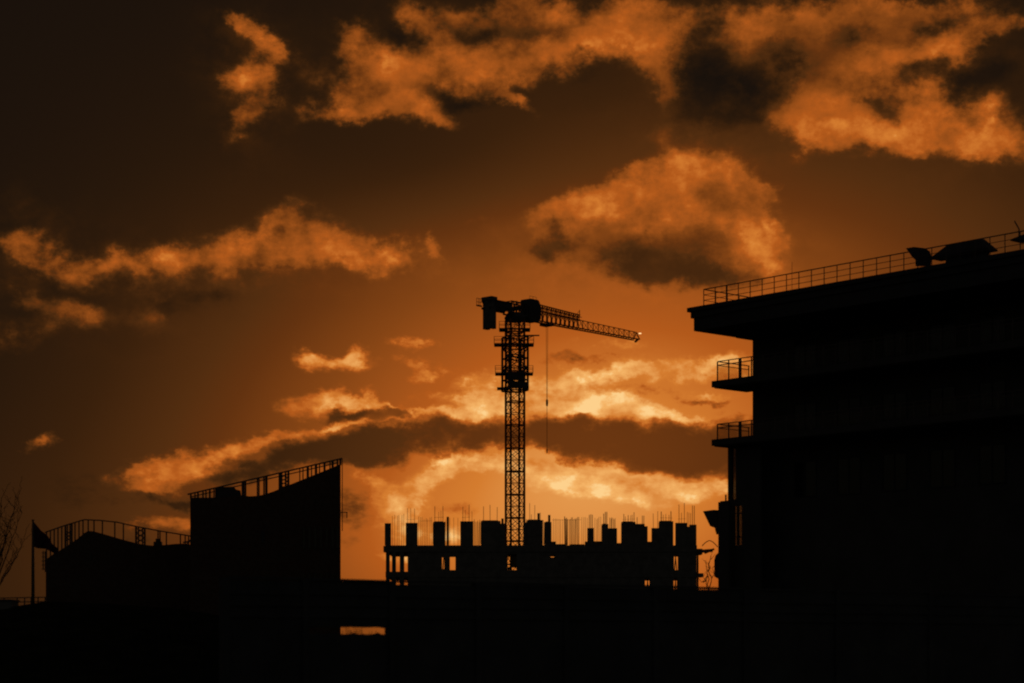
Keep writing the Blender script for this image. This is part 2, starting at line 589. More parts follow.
# starter bars: one bundle per stub or per bay
def rebars(xs, top, base=545.2, w=.034, d=BD + 1.2):
    m = MB()
    for x in xs:
        t = top + random.uniform(-1.6, 1.6)
        lean = random.uniform(-.35, .35)
        dd = d + random.uniform(-.3, .3)
        m.tube([at(x, base, dd), at(x + lean, t, dd)], w, 4)
    return m
def spread(a, c, n):
    return [a + (c - a) * (i + .5) / n + random.uniform(-.25, .25) for i in range(n)]
for xs, top, w in ((spread(391.5, 405, 6), 514.5, .026), (spread(418, 432.5, 8), 518, .026), ([407.5, 411, 414.5], 509, .028), ([434.8, 443.2], 505.5, .035), ([438.5, 441], 511, .025),
                   ([446, 450, 454, 458], 519, .022), ([462.8, 469.2], 505.5, .035), ([465, 472], 511, .025), (spread(474, 480.5, 6), 520.5, .035), ([483.5, 490.2, 497], 505.5, .035),
                   (spread(525.5, 527, 2), 519, .03), ([529.8, 534.5], 504.5, .03), ([531, 540.5], 513, .03), (spread(543, 544.6, 2), 521, .03), (spread(552.5, 563.5, 6), 518, .024), (spread(564.4, 568, 5), 517.6, .05),
                   (spread(569, 579.5, 10), 518, .034), (spread(581, 588, 4), 517, .024), ([589, 590.8, 592.4], 514, .045), (spread(594, 601.5, 5), 518, .024),
                   ([603.5, 605.2, 606.6], 513, .05), (spread(609, 616, 6), 518.5, .035), ([623.8, 628, 634.2], 513.5, .04), ([625.5, 630.5, 632.5], 515.5, .03), ([637, 642.2, 643.6], 517, .04),
                   ([653.5, 657.5], 512.5, .03), ([661.2, 671.2], 512, .05), ([663.5, 666, 668.8], 515.5, .03), ([679.2, 684.5], 504.5, .035), ([681.5, 687], 512, .03), ([692.5, 694.4], 504.5, .04), ([688.6, 690.5], 512, .03)):
    rebars(xs, top, 545.2, w).build('rebar', 'rust', ub)
# horizontal ties across the tall starter bars
for x0, x1, y in ((406.5, 415, 519.5), (418, 432.6, 521), (434, 444, 517.5), (462, 470, 517.5), (622.5, 635, 519.4), (660, 672.5, 517.8), (552, 581, 520), (678, 686, 519)):
    tie = MB()
    tie.bar(at(x0, y, BD + 1.2), at(x1, y + random.uniform(-.4, .4), BD + 1.2), .03)
    tie.build('tie_bar', 'rust', ub)

# ------------------------------------------------------------------ right apartment building
U = Vector((.66, -.751, 0)).normalized()     # along the facade, to the right and nearer
V = Vector((.751, .66, 0)).normalized()      # into the building
C0 = at(686.9, 0, 115.0).xy.to_3d()
W0 = C0 + U * .76 + V * 4.8                  # wall corner
def hz(py, d):
    return EYE + (HY - py) / FOC * d
rb = thing('apartment_building', 'large dark apartment block with overhanging flat roof and glass balconies at the right', 'building', W0)
LEN = 46.0
ZR = hz(308, 115.0)                          # top edge of the roof fascia
ZS = hz(331.5, 115.0)                        # soffit
wl = MB()
wl.box(W0, U * LEN, V * 16, Z * (ZS + .3))
wall = wl.build('wall', 'render', rb)
rf = MB()
def roof_slab(m, a, d, z0, z1, back=18.0):
    """slab whose corner is C0 pushed in by a (along U) and d (along V)"""
    m.box(C0 + U * a + V * d + Z * z0, U * (LEN + 4 - a), V * back, Z * (z1 - z0))
roof_slab(rf, 0, 0, hz(312.2, 115), ZR)
roof_slab(rf, .18, .12, hz(318.5, 115), hz(312.2, 115))
roof_slab(rf, .34, .22, ZS, hz(318.5, 115))
rf.box(C0 + U * .9 + V * 3.2 + Z * (ZS - .16), U * (LEN - 2), V * 12, Z * .157)
roof = rf.build('roof', 'fascia', rb)
# roof railing
rr = MB()
P0 = C0 + U * 1.0 + V * .35
nposts = 46
RZ = hz(288.6, 114.2)
step = .89
for k in range(nposts):
    p = P0 + U * (k * step)
    w = .045 if k != 2 else .09
    rr.bar(p + Z * ZR, p + Z * RZ, w)
for fz in (.36, .68, 1.0):
    zz = ZR + (RZ - ZR) * fz
    rr.bar(P0 + Z * zz, P0 + U * ((nposts - 1) * step) + Z * zz, .05 if fz == 1 else .028)
    rr.bar(P0 + Z * zz, P0 + V * 14 + Z * zz, .05 if fz == 1 else .028)
for k in range(1, 14):
    p = P0 + V * k
    rr.bar(p + Z * ZR, p + Z * RZ, .05)
rr.build('roof_railing', 'rail', roof)
def hit(px, off):
    """point where the sight line of column px meets the vertical plane parallel to the facade, off metres behind the roof edge"""
    m = (px - HX) / FOC
    o = C0 + V * off
    s = (m * o.y - o.x) / (U.x - m * U.y)
    return o + U * s
# roof hoods: wide hipped caps on boxes
def hood(px0, px1, ytop_l, ytop_r, yeave_l, yeave_r, inset_l, inset_r, off, name='roof_hood'):
    dpt = .9
    px1 -= 11.6 * dpt
    a, c = hit(px0, off), hit(px1, off)
    ze = (hz(yeave_l, a.y) + hz(yeave_r + 1.4, c.y)) / 2
    L = (c - a).length
    tl, tr_ = hit(px0 + inset_l, off), hit(px1 - inset_r + 6, off)
    zt_ = (hz(ytop_l, tl.y) + hz(ytop_r, tr_.y)) / 2
    m = MB()
    e = [a, c, c + V * dpt, a + V * dpt]
    i1, i2 = (tl - a).length, (c - tr_).length
    t = [a + U * i1 + V * .25, c - U * i2 + V * .25, c - U * i2 + V * (dpt - .25), a + U * i1 + V * (dpt - .25)]
    m.hexa([q + Z * ze for q in e] + [q + Z * zt_ for q in t])
    m.box(a - V * .02 + Z * (ze - .08), U * L, V * (dpt + .04), Z * .077)
    ho = m.build(name, 'fascia', roof)
    bd = MB()
    bd.box(a + U * (i1 * .9) + V * .2 + Z * (ZR - .02), U * (L - i1 * .9 - i2 * .6), V * (dpt - .4), Z * (ze - ZR - .065))
    bd.build('hood_base', 'fascia', ho)
    return ho
hood(930.5, 997.5, 244.4, 236.6, 255.4, 248.4, 15, 16, 1.0)
hood(1010.5, 1086, 231.5, 224, 239.5, 226, 16, 16, 1.0)
# slanting cowl just left of the big hood
cw_ = MB()
oo = .9
pts = [(905.8, 248.2), (914, 246.9), (924, 248), (928.5, 251.2), (930, 256), (929.6, 266), (915.5, 266), (915.4, 259.8), (912.5, 257.5)]
poly = []
for px, py in pts:
    h = hit(px, oo)
    poly.append(h + Z * hz(py, h.y))
cw_.prism(poly, V * .12)
cw_.build('vent_cowl', 'fascia', roof)
an = MB()
h = hit(1019, 1.2); h2 = hit(1014.5, 1.2)
an.tube([h + Z * hz(236, h.y), h + Z * hz(229, h.y), h2 + Z * hz(221, h2.y)], .035, 5)
an.build('antenna', 'rail', roof)
an = MB()
h = hit(792, 1.2)
an.tube([h + Z * ZR, h + Z * hz(262, h.y)], .012, 5)
an.build('antenna', 'rail', roof)

# balconies that run along the facade
B0 = W0 - V * 3.0 - U * .5
def balcony(y_top, y_bot, rail_y):
    d = B0.y
    zt_, zb_ = hz(y_top, d), hz(y_bot, d)
    m = MB()
    m.box(B0 + Z * zb_, U * 30, V * 2.98, Z * (zt_ - zb_))
    m.box(B0 + U * .12 + V * .12 + Z * (zb_ - .06), U * 29.6, V * 2.8, Z * .06)
    so = m.build('balcony', 'render', rb)
    q0 = B0 + U * .3 + V * .18
    zr = hz(rail_y, q0.y)
    r = MB()
    gap = .88
    cnt = 32
    for k in range(cnt):
        p = q0 + U * (k * gap)
        r.bar(p + Z * zt_, p + Z * (zr - .02), .07 if k != 2 else .16)
    r.bar(q0 + Z * zr, q0 + U * ((cnt - 1) * gap) + Z * zr, .05)
    r.bar(q0 + Z * (zr - .22), q0 + U * ((cnt - 1) * gap) + Z * (zr - .22), .05)
    p = q0 + V * 2.7
    r.bar(p + Z * zt_, p + Z * zr, .06)
    r.bar(q0 + Z * zr, q0 + V * 2.75 + Z * zr, .05)
    r.bar(q0 + Z * (zr - .22), q0 + V * 2.75 + Z * (zr - .22), .04)
    r.build('railing', 'rail', so)
    gl = MB()
    for k in range(cnt - 1):
        p = q0 + U * (k * gap + .06) - V * .005
        gl.box(p + Z * (zt_ + .06), U * (gap - .12), V * .012, Z * (zr - .27 - zt_))
    for k in range(3):
        p = q0 + V * (k * .88 + .06) - U * .005
        gl.box(p + Z * (zt_ + .06), V * .76, U * .012, Z * (zr - .27 - zt_))
    gl.build('glass_panel', 'glass', so)
    return so
balcony(381.2, 387.4, 361.6)
balcony(439.6, 445.8, 424.2)

# glazed bay under the lower balcony
W1 = W0 - V * 2.0 - U * .3
def pu(px):
    """distance along U from W1 of the point seen in column px"""
    m = (px - HX) / FOC
    return (m * W1.y - W1.x) / (U.x - m * U.y)
zb_top = hz(446, W1.y) - .002
by = MB()
def bay(x0, x1, y0, y1, d=0, th=.18):
    a, c = pu(x0), pu(x1)
    z0_, z1_ = max(hz(y1, W1.y), 0), min(hz(y0, W1.y), zb_top)
    by.box(W1 + U * a + V * d + Z * z0_, U * (c - a), V * th, Z * (z1_ - z0_))
bay(727.8, 731.4, 445, 660)
bay(731.4, 733.4, 500, 660, .003)
bay(733.4, 735.8, 500, 507, .006)
bay(733.4, 741.8, 546, 660, .006)
bay(735.8, 760, 445, 507, .003)
bay(741.8, 760, 507, 660, .003)
bay(731.4, 735.8, 445, 448, .006)
bay(736.4, 738, 507.2, 545.8, .03, .1)          # mullion
bay(733.5, 741.7, 513.6, 514.8, .035, .09)      # transoms
bay(733.5, 741.7, 537.2, 538.4, .035, .09)
# end wall of the bay, beyond its own glazed opening
by.box(W1 + U * .02 + V * 1.45, U * .2, V * 1.1, Z * zb_top)
by.box(W1 + U * .02 + V * .19, U * .2, V * 1.25, Z * hz(548, W1.y))
bayo = by.build('bay_wall', 'render', rb)
gp = MB()
def pane(x0, x1, y0, y1, d):
    a, c = pu(x0), pu(x1)
    gp.box(W1 + U * a + V * d + Z * hz(y1, W1.y), U * (c - a), V * .012, Z * (hz(y0, W1.y) - hz(y1, W1.y)))
pane(731.5, 735.7, 448.2, 499.8, .1)
pane(733.5, 741.7, 507.2, 545.8, .15)
gp.build('window', 'tint', bayo)
gp = MB()
gp.box(W1 + U * .1 + V * .2 + Z * (hz(547, W1.y)), U * .012, V * 1.22, Z * (zb_top - hz(547, W1.y) - .02))
gp.build('window', 'tint', bayo)

# lower annex beside the bay
W2 = hit(718.2, 2.0)
ax_ = MB()
zt2 = hz(502.2, W2.y)
AXL = (hit(728.6, 2.0) - W2).length
ax_.box(W2, U * AXL, V * .25, Z * zt2)
ax_.box(W2 + U * .12 + V * .05 + Z * zt2, U * (AXL - .24), V * .15, Z * .06)
annex = ax_.build('annex', 'render', rb)
po = MB()
p = hit(725.8, 2.1)
po.tube([p + Z * (zt2 - .1), p + Z * hz(494.6, p.y)], .05, 6)
po.build('vent_pipe', 'rail', annex)
ac = MB()
a, c = hit(714.2, 2.2), hit(718.4, 2.2)
ac.prism([a + Z * hz(576.5, a.y), c + Z * hz(579, c.y), c + Z * hz(552.5, c.y), a + U * .1 + Z * hz(555.5, a.y), a + Z * hz(560, a.y)], V * .6)
ac.build('wall_box', 'fascia', annex)
# facade windows: recessed dark panes between frames, one block per opening
def window_at(s, z0_, w, h_):
    o = W0 + U * s - V * .06 + Z * z0_
    m = MB()
    t = .07
    m.box(o, U * w, V * .058, Z * t)
    m.box(o + Z * (h_ - t), U * w, V * .058, Z * t)
    m.box(o + Z * t, U * t, V * .058, Z * (h_ - 2 * t))
    m.box(o + U * (w - t) + Z * t, U * t, V * .058, Z * (h_ - 2 * t))
    m.box(o + U * (w / 2 - t / 2) + Z * t, U * t, V * .055, Z * (h_ - 2 * t))
    fo = m.build('window', 'fascia', rb)
    q = MB()
    q.box(o + U * t + V * .03 + Z * t, U * (w - 2 * t), V * .02, Z * (h_ - 2 * t))
    q.build('pane', 'pane', fo)
for zf in (hz(387, 116) - 6.55, hz(387, 116) - 3.2, hz(387, 116) + .5):
    for k in range(9):
        window_at(3.2 + k * 3.2, zf, 1.7, 2.1 if zf > 3 else 1.6)

# floodlight on a bracket at the corner of the annex
fl = thing('floodlight', 'tilted boxy floodlight bracketed to the corner of the dark apartment block', 'floodlight', hit(716, 2.1) + Z * hz(532, 115))
def fp(px, py, off=2.1):
    h = hit(px, off)
    return h + Z * hz(py, h.y)
m = MB()
m.prism([fp(702.9, 511.2), fp(713.6, 509.8), fp(717.7, 516.2), fp(717.8, 530), fp(715.4, 528.2), fp(710, 526)], V * .55)
m.build('housing', 'fascia', fl)
m = MB()
m.bar(fp(716.4, 528, 2.3), fp(718.0, 534, 2.3), .14)
m.bar(fp(716.0, 518, 2.3), fp(718.15, 519, 2.3), .12)
m.build('bracket', 'rail', fl)

# drooping cable and thin bare sapling in the gap between the two buildings
cbz = MB()
pts = []
for k in range(13):
    t = k / 12
    px = 702 + 15.8 * t
    py = 549.5 - 7.5 * math.sin(math.pi * (.15 + t * .75)) - (t * 3 if t < .5 else (1 - t) * 3)
    pts.append(at(px, py, 124))
cbz.tube(pts, .028, 5)
tag(cbz.build('cable', 'cable'), 'thin cable looping between the unfinished building and the apartment block', 'cable')
ar = MB()
ar.bar(at(697.3, 551.6, 124), at(712.6, 550.4, 124), .13, .20)
ar.bar(at(704.5, 553.2, 124), at(714.2, 549.0, 124), .09, .13)
ar.bar(at(697.6, 551, 124), at(697.6, 645, 124), .11)
ao = thing('bracket_pole', 'short dark pole with a crooked arm in the gap beside the apartment block', 'pole', at(697.6, 645, 124).xy.to_3d())
ar.build('pole', 'rail', ao)

def branch(m, p, d, length, r, depth, spread_, lift, seg=4, twig=.006):
    pts, rad = [p.copy()], [r]
    dd = d.normalized()
    for k in range(seg):
        dd = (dd + Vector((random.gauss(0, .13), random.gauss(0, .13), random.gauss(0, .06) + lift))).normalized()
        pts.append(pts[-1] + dd * length / seg)
        rad.append(max(r * (1 - .62 * (k + 1) / seg), twig))
    m.tube(pts, rad, 5 if r > .03 else 4)
    if depth <= 0:
        return
    nb = random.randint(3, 5) if depth > 1 else random.randint(3, 4)
    for i in range(nb):
        f = random.uniform(.3, 1.0)
        idx = min(int(f * seg), seg - 1)
        q = pts[idx].lerp(pts[idx + 1], f * seg - idx)
        ax = Vector((random.gauss(0, 1), random.gauss(0, 1), random.gauss(0, .3))).normalized()
        nd = (dd * (1 - spread_ * .5) + ax * spread_).normalized()
        branch(m, q, nd, length * random.uniform(.45, .72), max(rad[idx] * .55, twig), depth - 1, spread_, lift, seg, twig)

# bare tree at the left edge
random.seed(19)
TB = at(-4, 0, 88).xy.to_3d()
tre = thing('bare_tree', 'leafless tree with thin upright twigs at the left edge beside the flagpole', 'tree', TB)
m = MB()
m.tube([TB, TB + Vector((.04, 0, 1.4)), TB + Vector((-.05, .04, hz(588, 88))), at(-3.5, 572, 88)], [.15, .12, .09, .06], 9)
m.build('trunk', 'bark', tre, smooth=True)
m = MB()
def limb(p, tip, r, depth):
    n_ = 8
    side = Vector((random.gauss(0, .10), random.gauss(0, .2), 0))
    pts = [p.lerp(tip, k / n_) + side * math.sin(math.pi * k / n_) + Vector((random.gauss(0, .025), random.gauss(0, .04), random.gauss(0, .02))) * (0 < k < n_) for k in range(n_ + 1)]
    m.tube(pts, [max(r * (1 - .85 * k / n_), .008) for k in range(n_ + 1)], 5)
    if depth == 0:
        return
    L = (tip - p).length
    for k in range(2, n_ + 1):
        for q in range(1 if k < 4 else 2):
            sg = random.choice((-1, 1))
            d_ = Vector((sg * random.uniform(.16, .42), random.gauss(0, .3), random.uniform(.45, .9))).normalized()
            limb(pts[k], pts[k] + d_ * L * random.uniform(.16, .34), max(r * .36, .010), depth - 1)
for px0, py0, px1, py1, r in ((-4, 590, 1, 508, .055), (-3, 584, 11, 522, .05), (-3.5, 574, 17.5, 499, .05), (-3, 580, 22, 513, .045), (-4, 578, -10, 520, .05), (-3, 592, 18, 556, .04), (-4, 596, -22, 540, .045), (-3, 588, 24, 540, .04), (-2, 566, 5, 532, .035)):
    limb(at(px0, py0, 88), at(px1, py1, 88 + random.uniform(-1, 1)), r * .8, 1)
m.build('crown', 'bark', tre)

random.seed(5)
SB = at(709, 0, 135).xy.to_3d()
sap = thing('sapling', 'spindly leafless sapling in the bright gap left of the apartment block', 'tree', SB)
m = MB()
m.tube([SB, SB + Vector((.04, 0, 1.6)), SB + Vector((-.05, 0, hz(588, 135)))], [.06, .05, .035], 6)
m.build('trunk', 'bark', sap)
m = MB()
for px0, py0, px1, py1 in ((709, 590, 706.5, 560), (709, 590, 714.5, 566), (708.6, 589, 703, 574), (707.6, 572, 710.5, 556), (712, 578, 708, 566), (706, 581, 700.5, 583)):
    a_, c_ = at(px0, py0, 135), at(px1, py1, 135)
    pts = [a_.lerp(c_, k / 6) + Vector((random.gauss(0, .06), random.gauss(0, .12), random.gauss(0, .05))) * (k > 0) for k in range(7)]
    m.tube(pts, [.038 - .028 * k / 6 for k in range(7)], 4)
    for k in (2, 3, 4, 5):
        q = pts[k]
        d_ = Vector((random.choice((-1, 1)) * random.uniform(.1, .35), random.gauss(0, .2), random.uniform(.15, .55)))
        m.tube([q, q + d_ * .5 + Vector((random.gauss(0, .03), 0, 0)), q + d_], [.018, .014, .008], 4)
m.build('crown', 'bark', sap)

# ------------------------------------------------------------------ left buildings
YAW = math.radians(7)
EX = Vector((math.cos(YAW), math.sin(YAW), 0))       # along the facade
EY = Vector((-math.sin(YAW), math.cos(YAW), 0))      # away
class Facade:
    def __init__(self, px_ref, d_ref):
        self.o = at(px_ref, 0, d_ref).xy.to_3d()
    def p(self, px, py, off=0.0):
        """the point seen at (px, py) on the plane off metres behind the facade"""
        m = (px - HX) / FOC
        o = self.o + EY * off
        s = (m * o.y - o.x) / (EX.x - m * EX.y)
        q = o + EX * s
        q.z = EYE + (HY - py) / FOC * q.y
        return q
def flat(v): return Vector((v.x, v.y, 0))

# tall one with the slanted roof
F1 = Facade(266, 140)
tb = thing('slanted_building', 'tall dark building with swooping roof edge and slanted rooftop railing at left', 'building', flat(F1.p(190.2, 600)))
prof1 = [(190.2, 497.6), (214, 497.6), (228, 497), (241.5, 495.4), (249.7, 496.3), (258, 495.8), (266, 494), (274, 491.2), (282.5, 487.6), (303, 479.4), (323.4, 471.2), (340.6, 464)]
poly = [F1.p(x, y) for x, y in prof1]
poly = [flat(poly[0])] + poly + [flat(poly[-1])]
m = MB(); m.prism(poly, EY * 13)
m.build('wall', 'brick', tb)
m = MB()
def fbox(m, F, x0, x1, y0, y1, off, dep):
    a, c = F.p(x0, y1, off), F.p(x1, y1, off)
    b_ = F.p(x0, y0, off)
    m.box(a, c - a, EY * dep, Z * (b_.z - a.z))
poly = [F1.p(x, y, .5) for x, y in ((215, 500), (215, 488.5), (222, 487), (234, 486.6), (236, 489.4), (240.5, 490.6), (241.5, 500))]
m.prism(poly, EY * 4)
m.build('roof_box', 'render', tb)
rails1 = ((187.5, 494.4), (342.2, 458.4))
def on(rails, px, dy=0.0):
    for (a, ya), (c, yc) in zip(rails, rails[1:]):
        if a <= px <= c:
            return ya + (yc - ya) * (px - a) / (c - a) + dy
    return rails[-1][1] + dy
def prof_y(prof, px):
    for (a, ya), (c, yc) in zip(prof, prof[1:]):
        if a <= px <= c:
            return ya + (yc - ya) * (px - a) / (c - a)
    return prof[-1][1]
m = MB()
m.bar(F1.p(187.5, 494.4, .3), F1.p(342.2, 458.4, .3), .09, .10)
m.bar(F1.p(190.5, 497.0, 1.8), F1.p(337, 463.0, 1.8), .06, .07)
m.bar(F1.p(190.5, 494.9, .3), F1.p(190.5, 494.0, 3.2), .07)
for px, w in ((190.8, .09), (195, .07), (198, .1), (203, .08), (206, .07), (209.8, .1), (214, .07), (243, .16), (245.5, .1), (257.4, .08), (259, .08), (264, .09), (266.4, .14), (279.6, .12), (281.6, .1), (285.6, .1), (288.4, .12), (299.8, .06), (303, .06), (307.8, .14), (311.5, .07), (316, .14), (319.5, .07), (324.5, .12), (330, .07), (332.6, .13), (337.5, .1), (340.4, .12)):
    m.bar(F1.p(px, prof_y(prof1, px) + 1, .3), F1.p(px, on(rails1, px), .3), w)
for y in range(4):
    ya = on(rails1, 280) + 2 + y * 3.6
    m.bar(F1.p(279.6, ya, .3), F1.p(288.4, ya + 2.6, .3), .06)
    m.bar(F1.p(288.4, ya - 1, .3), F1.p(279.6, ya + 3.4, .3), .06)
m.build('roof_railing', 'rail', tb)
m = MB()
m.tube([F1.p(342.3, 458.6, -.15), F1.p(342.3, 531, -.15)], .03, 5)
m.build('drain_pipe', 'rail', tb)
m = MB()
m.bar(F1.p(340.8, 512.4, -.3), F1.p(347.6, 512.4, -.3), .06)
m.bar(F1.p(346.9, 512.4, -.3), F1.p(346.9, 518, -.3), .05)
m.build('lamp_bracket', 'rail', tb)
for x0 in (302.5, 308, 313.8, 319.6, 325.4, 331.2, 336.2):
    for y0, y1 in ((527, 549), (573, 590)):
        m = MB(); fbox(m, F1, x0, x0 + 2.9, y0, y1, -.06, .055)
        w_ = m.build('window', 'fascia', tb)
        m = MB(); fbox(m, F1, x0 + .5, x0 + 2.4, y0 + .7, y1 - .7, -.075, .012)
        m.build('pane', 'pane', w_)
m = MB(); fbox(m, F1, 261.6, 264.2, 531, 543, -.06, .055)
m.build('window', 'fascia', tb)

# low one with the curved roof line
F2 = Facade(120, 152)
lb = thing('low_building', 'low dark building with humped roof line and thin rooftop railing behind the flag', 'building', flat(F2.p(45.8, 600)))
prof2 = [(45.8, 559.5), (52, 555), (58.6, 551.2), (68, 545.2), (78, 538.4), (84, 533.2), (88, 530.9), (93, 531.2), (97.7, 532.4), (107, 535), (117, 538), (127, 540.8), (136.7, 543.2), (145, 544.8), (152, 545.6), (164, 545), (176, 543.8), (184, 543.6), (192, 545), (200, 546)]
poly = [F2.p(x, y) for x, y in prof2]
poly = [flat(poly[0])] + poly + [flat(poly[-1])]
m = MB(); m.prism(poly, EY * 12)
m.build('wall', 'brick', lb)
rails2 = ((45, 532.4), (65, 525.4), (84, 519.7), (100, 520.4), (117, 522.2), (136.7, 526.6), (160, 531), (190.5, 536))
m = MB()
for (a, ya), (c, yc) in zip(rails2, rails2[1:]):
    m.bar(F2.p(a, ya, .3), F2.p(c, yc, .3), .09, .09)
for k, px in enumerate([46.5, 50.4, 54.2, 58, 61.8, 65.4, 67.4, 70, 71.8, 75, 79, 83, 88.2, 94, 102.4, 114.8, 123.4, 136, 138.5, 142.6, 144.8, 158, 160, 166.4, 180.4, 185.2, 188.6]):
    m.bar(F2.p(px, prof_y(prof2, px) + 1, .3), F2.p(px, on(rails2, px), .3), .11 if px in (65.4, 71.8, 136, 144.8) else .075)
m.bar(F2.p(186, 545, .3), F2.p(192, 538, .3), .09)
m.bar(F2.p(183, 542.5, .3), F2.p(192, 541, .3), .12)
for x0, x1, ya, yb in ((136, 144.8, 528, 543), (65.4, 71.8, 531, 541)):
    for q in range(3):
        a_, c_ = ya + (yb - ya) * q / 3, ya + (yb - ya) * (q + 1) / 3
        m.bar(F2.p(x0, a_, .3), F2.p(x1, c_, .3), .075)
        m.bar(F2.p(x1, a_, .3), F2.p(x0, c_, .3), .075)
m.build('roof_railing', 'rail', lb)
m = MB()
fbox(m, F2, 153.5, 161.6, 541.6, 547.5, .4, 1.2)
fbox(m, F2, 155.6, 160.2, 538.6, 541.59, .5, .9)
m.build('roof_vent', 'render', lb)
m = MB()
a = F2.p(43.6, 551, .4)
for px, y0, y1 in ((43.2, 551, 570), (45.2, 551, 572)):
    m.bar(F2.p(px, y1, .4), F2.p(px, y0, .4), .06)
for y in (553, 557, 561, 565, 569):
    m.bar(F2.p(41.6, y, .4), F2.p(46.4, y, .4), .05)
m.build('ladder', 'rail', lb)
m = MB(); fbox(m, F2, 89.6, 91.2, 552.6, 559.6, -.05, .048)
w_ = m.build('window', 'fascia', lb)
m = MB(); fbox(m, F2, 89.8, 91.0, 553, 559.2, -.065, .012)
m.build('pane', 'pane', w_)

# ------------------------------------------------------------------ flagpole, flag, fence, box on the bank
FD = 58.0
base = at(33, 0, FD).xy.to_3d()
fp_ = thing('flagpole', 'thin tall flagpole on the grassy bank beside the bare tree', 'flagpole', base + Z * (hz(606, FD) - .1))
m = MB()
m.tube([base + Z * (hz(606, FD) - .4), base + Z * hz(560, FD), base + Z * hz(520.6, FD)], [.055, .045, .03], 8)
m.build('pole', 'rail', fp_, smooth=True)
m = MB()
m.tube([base + Z * hz(520.6, FD), base + Z * hz(520.1, FD), base + Z * hz(519.4, FD)], [.02, .05, .015], 8)
m.build('finial', 'rail', fp_)
# limp flag: rows from hoist to fly, sagging into folds
m = MB()
nu, nv = 22, 14
for i in range(nu + 1):
    u = i / nu
    px = 33.4 + 24.0 * u
    ytop = 521.4 + 26.5 * u + .7 * math.sin(u * 9)
    ybot = 546.6 + 6.8 * u ** 1.3 + .8 * math.sin(u * 8)
    for j in range(nv + 1):
        v = j / nv
        q = at(px - 1.5 * v * u, ytop + (ybot - ytop) * v, FD)
        q.y += .10 * math.sin(u * 13 + v * 2.2) * min(1, u * 5) + .05 * math.sin(u * 29 - v * 4) * u
        m.v.append(q)
for i in range(nu):
    for j in range(nv):
        a = i * (nv + 1) + j
        m.f.append([a, a + nv + 1, a + nv + 2, a + 1])
fo = m.build('flag', 'flag', smooth=True)
md = fo.modifiers.new('cloth', 'SOLIDIFY'); md.thickness = .006
tag(fo, 'dark limp triangular looking flag hanging from the flagpole at left', 'flag')

fe = thing('bank_fence', 'low thin wire fence along the crest of the bank under the flag', 'fence', at(20, 0, 61).xy.to_3d())
m = MB()
for y in (598.2, 602.5):
    m.bar(at(-60, y + 1, 61), at(46, y - 1, 61), .03)
m.build('rail', 'rail', fe)
for px in (-40, -18, 4, 17, 24.5, 31, 38, 45):
    m = MB()
    m.tube([at(px, crest_y(px) + 2, 61), at(px + .2, 597.5, 61)], .022, 6)
    m.build('post', 'rail', fe)
bxo = thing('utility_box', 'squat dark utility box on the bank at the far left edge', 'utility box', at(3, 610, 59).xy.to_3d() + Z * (at(3, 610, 59).z))
m = MB()
a, c = at(-22, 613, 58.5), at(11.8, 613, 58.5)
m.box(a, (c.x - a.x, 0, 0), (0, .8, 0), (0, 0, hz(601.2, 58.5) - a.z))
m.build('cabinet', 'concrete', bxo)
m = MB()
m.box(Vector((a.x - .03, 58.46, hz(601.2, 58.5) + .002)), (c.x - a.x + .06, 0, 0), (0, .88, 0), (0, 0, .05))
m.build('lid', 'fascia', bxo)

# ------------------------------------------------------------------ site barrier across the foreground
N0, N1 = Vector((-2.22, 26, 0)), Vector((3.04, 29.8, 0))
ND = (N1 - N0).normalized()
NN = Vector((-ND.y, ND.x, 0))
def nb(px):
    m_ = (px - HX) / FOC
    s = (m_ * N0.y - N0.x) / (ND.x - m_ * ND.y)
    return N0 + ND * s
bf = thing('site_barrier', 'long dark panelled site barrier across the foreground with one narrow slot', 'barrier', flat(nb(512)))
edges = [226, 305, 391.5, 478, 566, 655, 745, 837, 930, 1025, 1120]
zslot0, zslot1 = hz(634.3, 26.2), hz(627.2, 26.2)
ztop = hz(582.4, 26.0)
for k, (x0, x1) in enumerate(zip(edges, edges[1:])):
    a, c = nb(x0), nb(x1)
    u_ = c - a
    L = u_.length
    e = u_.normalized()
    m = MB()
    th = .05
    top_k = ztop + (0, .012, -.01, .006, .0, .01, -.006, .004, 0, .008)[k]
    if k == 1:
        m.box(a + e * .03 + NN * .01, e * (L - .06), NN * th, Z * zslot0)
        m.box(a + e * .03 + NN * .01 + Z * zslot1, e * (L - .06), NN * th, Z * (top_k - zslot1))
    else:
        m.box(a + e * .03 + NN * .01, e * (L - .06), NN * th, Z * top_k)
    for q in range(1, 4):     # raised ribs
        zz = zslot1 + (top_k - zslot1) * q / 4 - .03
        m.box(a + e * .04 - NN * .012 + Z * zz, e * (L - .08), NN * .02, Z * .05)
    m.build('panel', 'panel', bf)
for k, (x0, x1) in enumerate(zip(edges, edges[1:])):
    cap = MB()
    a, c = nb(x0) + ND * .05, nb(x1) - ND * .05
    t0 = ztop + (.016, .018, .012, .022, .014, .024, .012, .018, .014, .02)[k]
    t1 = t0 + (.010, -.006, .012, -.008, .009, -.010, .006, .010, -.006, .004)[k]
    cap.hexa([a - NN * .02 + Z * t0, c - NN * .02 + Z * t1, c + NN * .09 + Z * t1, a + NN * .09 + Z * t0,
              a - NN * .02 + Z * (t0 + .03), c - NN * .02 + Z * (t1 + .03), c + NN * .09 + Z * (t1 + .03), a + NN * .09 + Z * (t0 + .03)])
    cap.build('cap_rail', 'panel', bf)
random.seed(31)
m = MB()
a, c = nb(309), nb(388)
pts = [a.lerp(c, k / 26) for k in range(27)]
lo = [p + NN * .03 + Z * (zslot0 - .02) for p in pts]
hi = [p + NN * .03 + Z * (zslot0 + random.uniform(0, .026) * (.5 + .5 * math.sin(k * .9))) for k, p in enumerate(pts)]
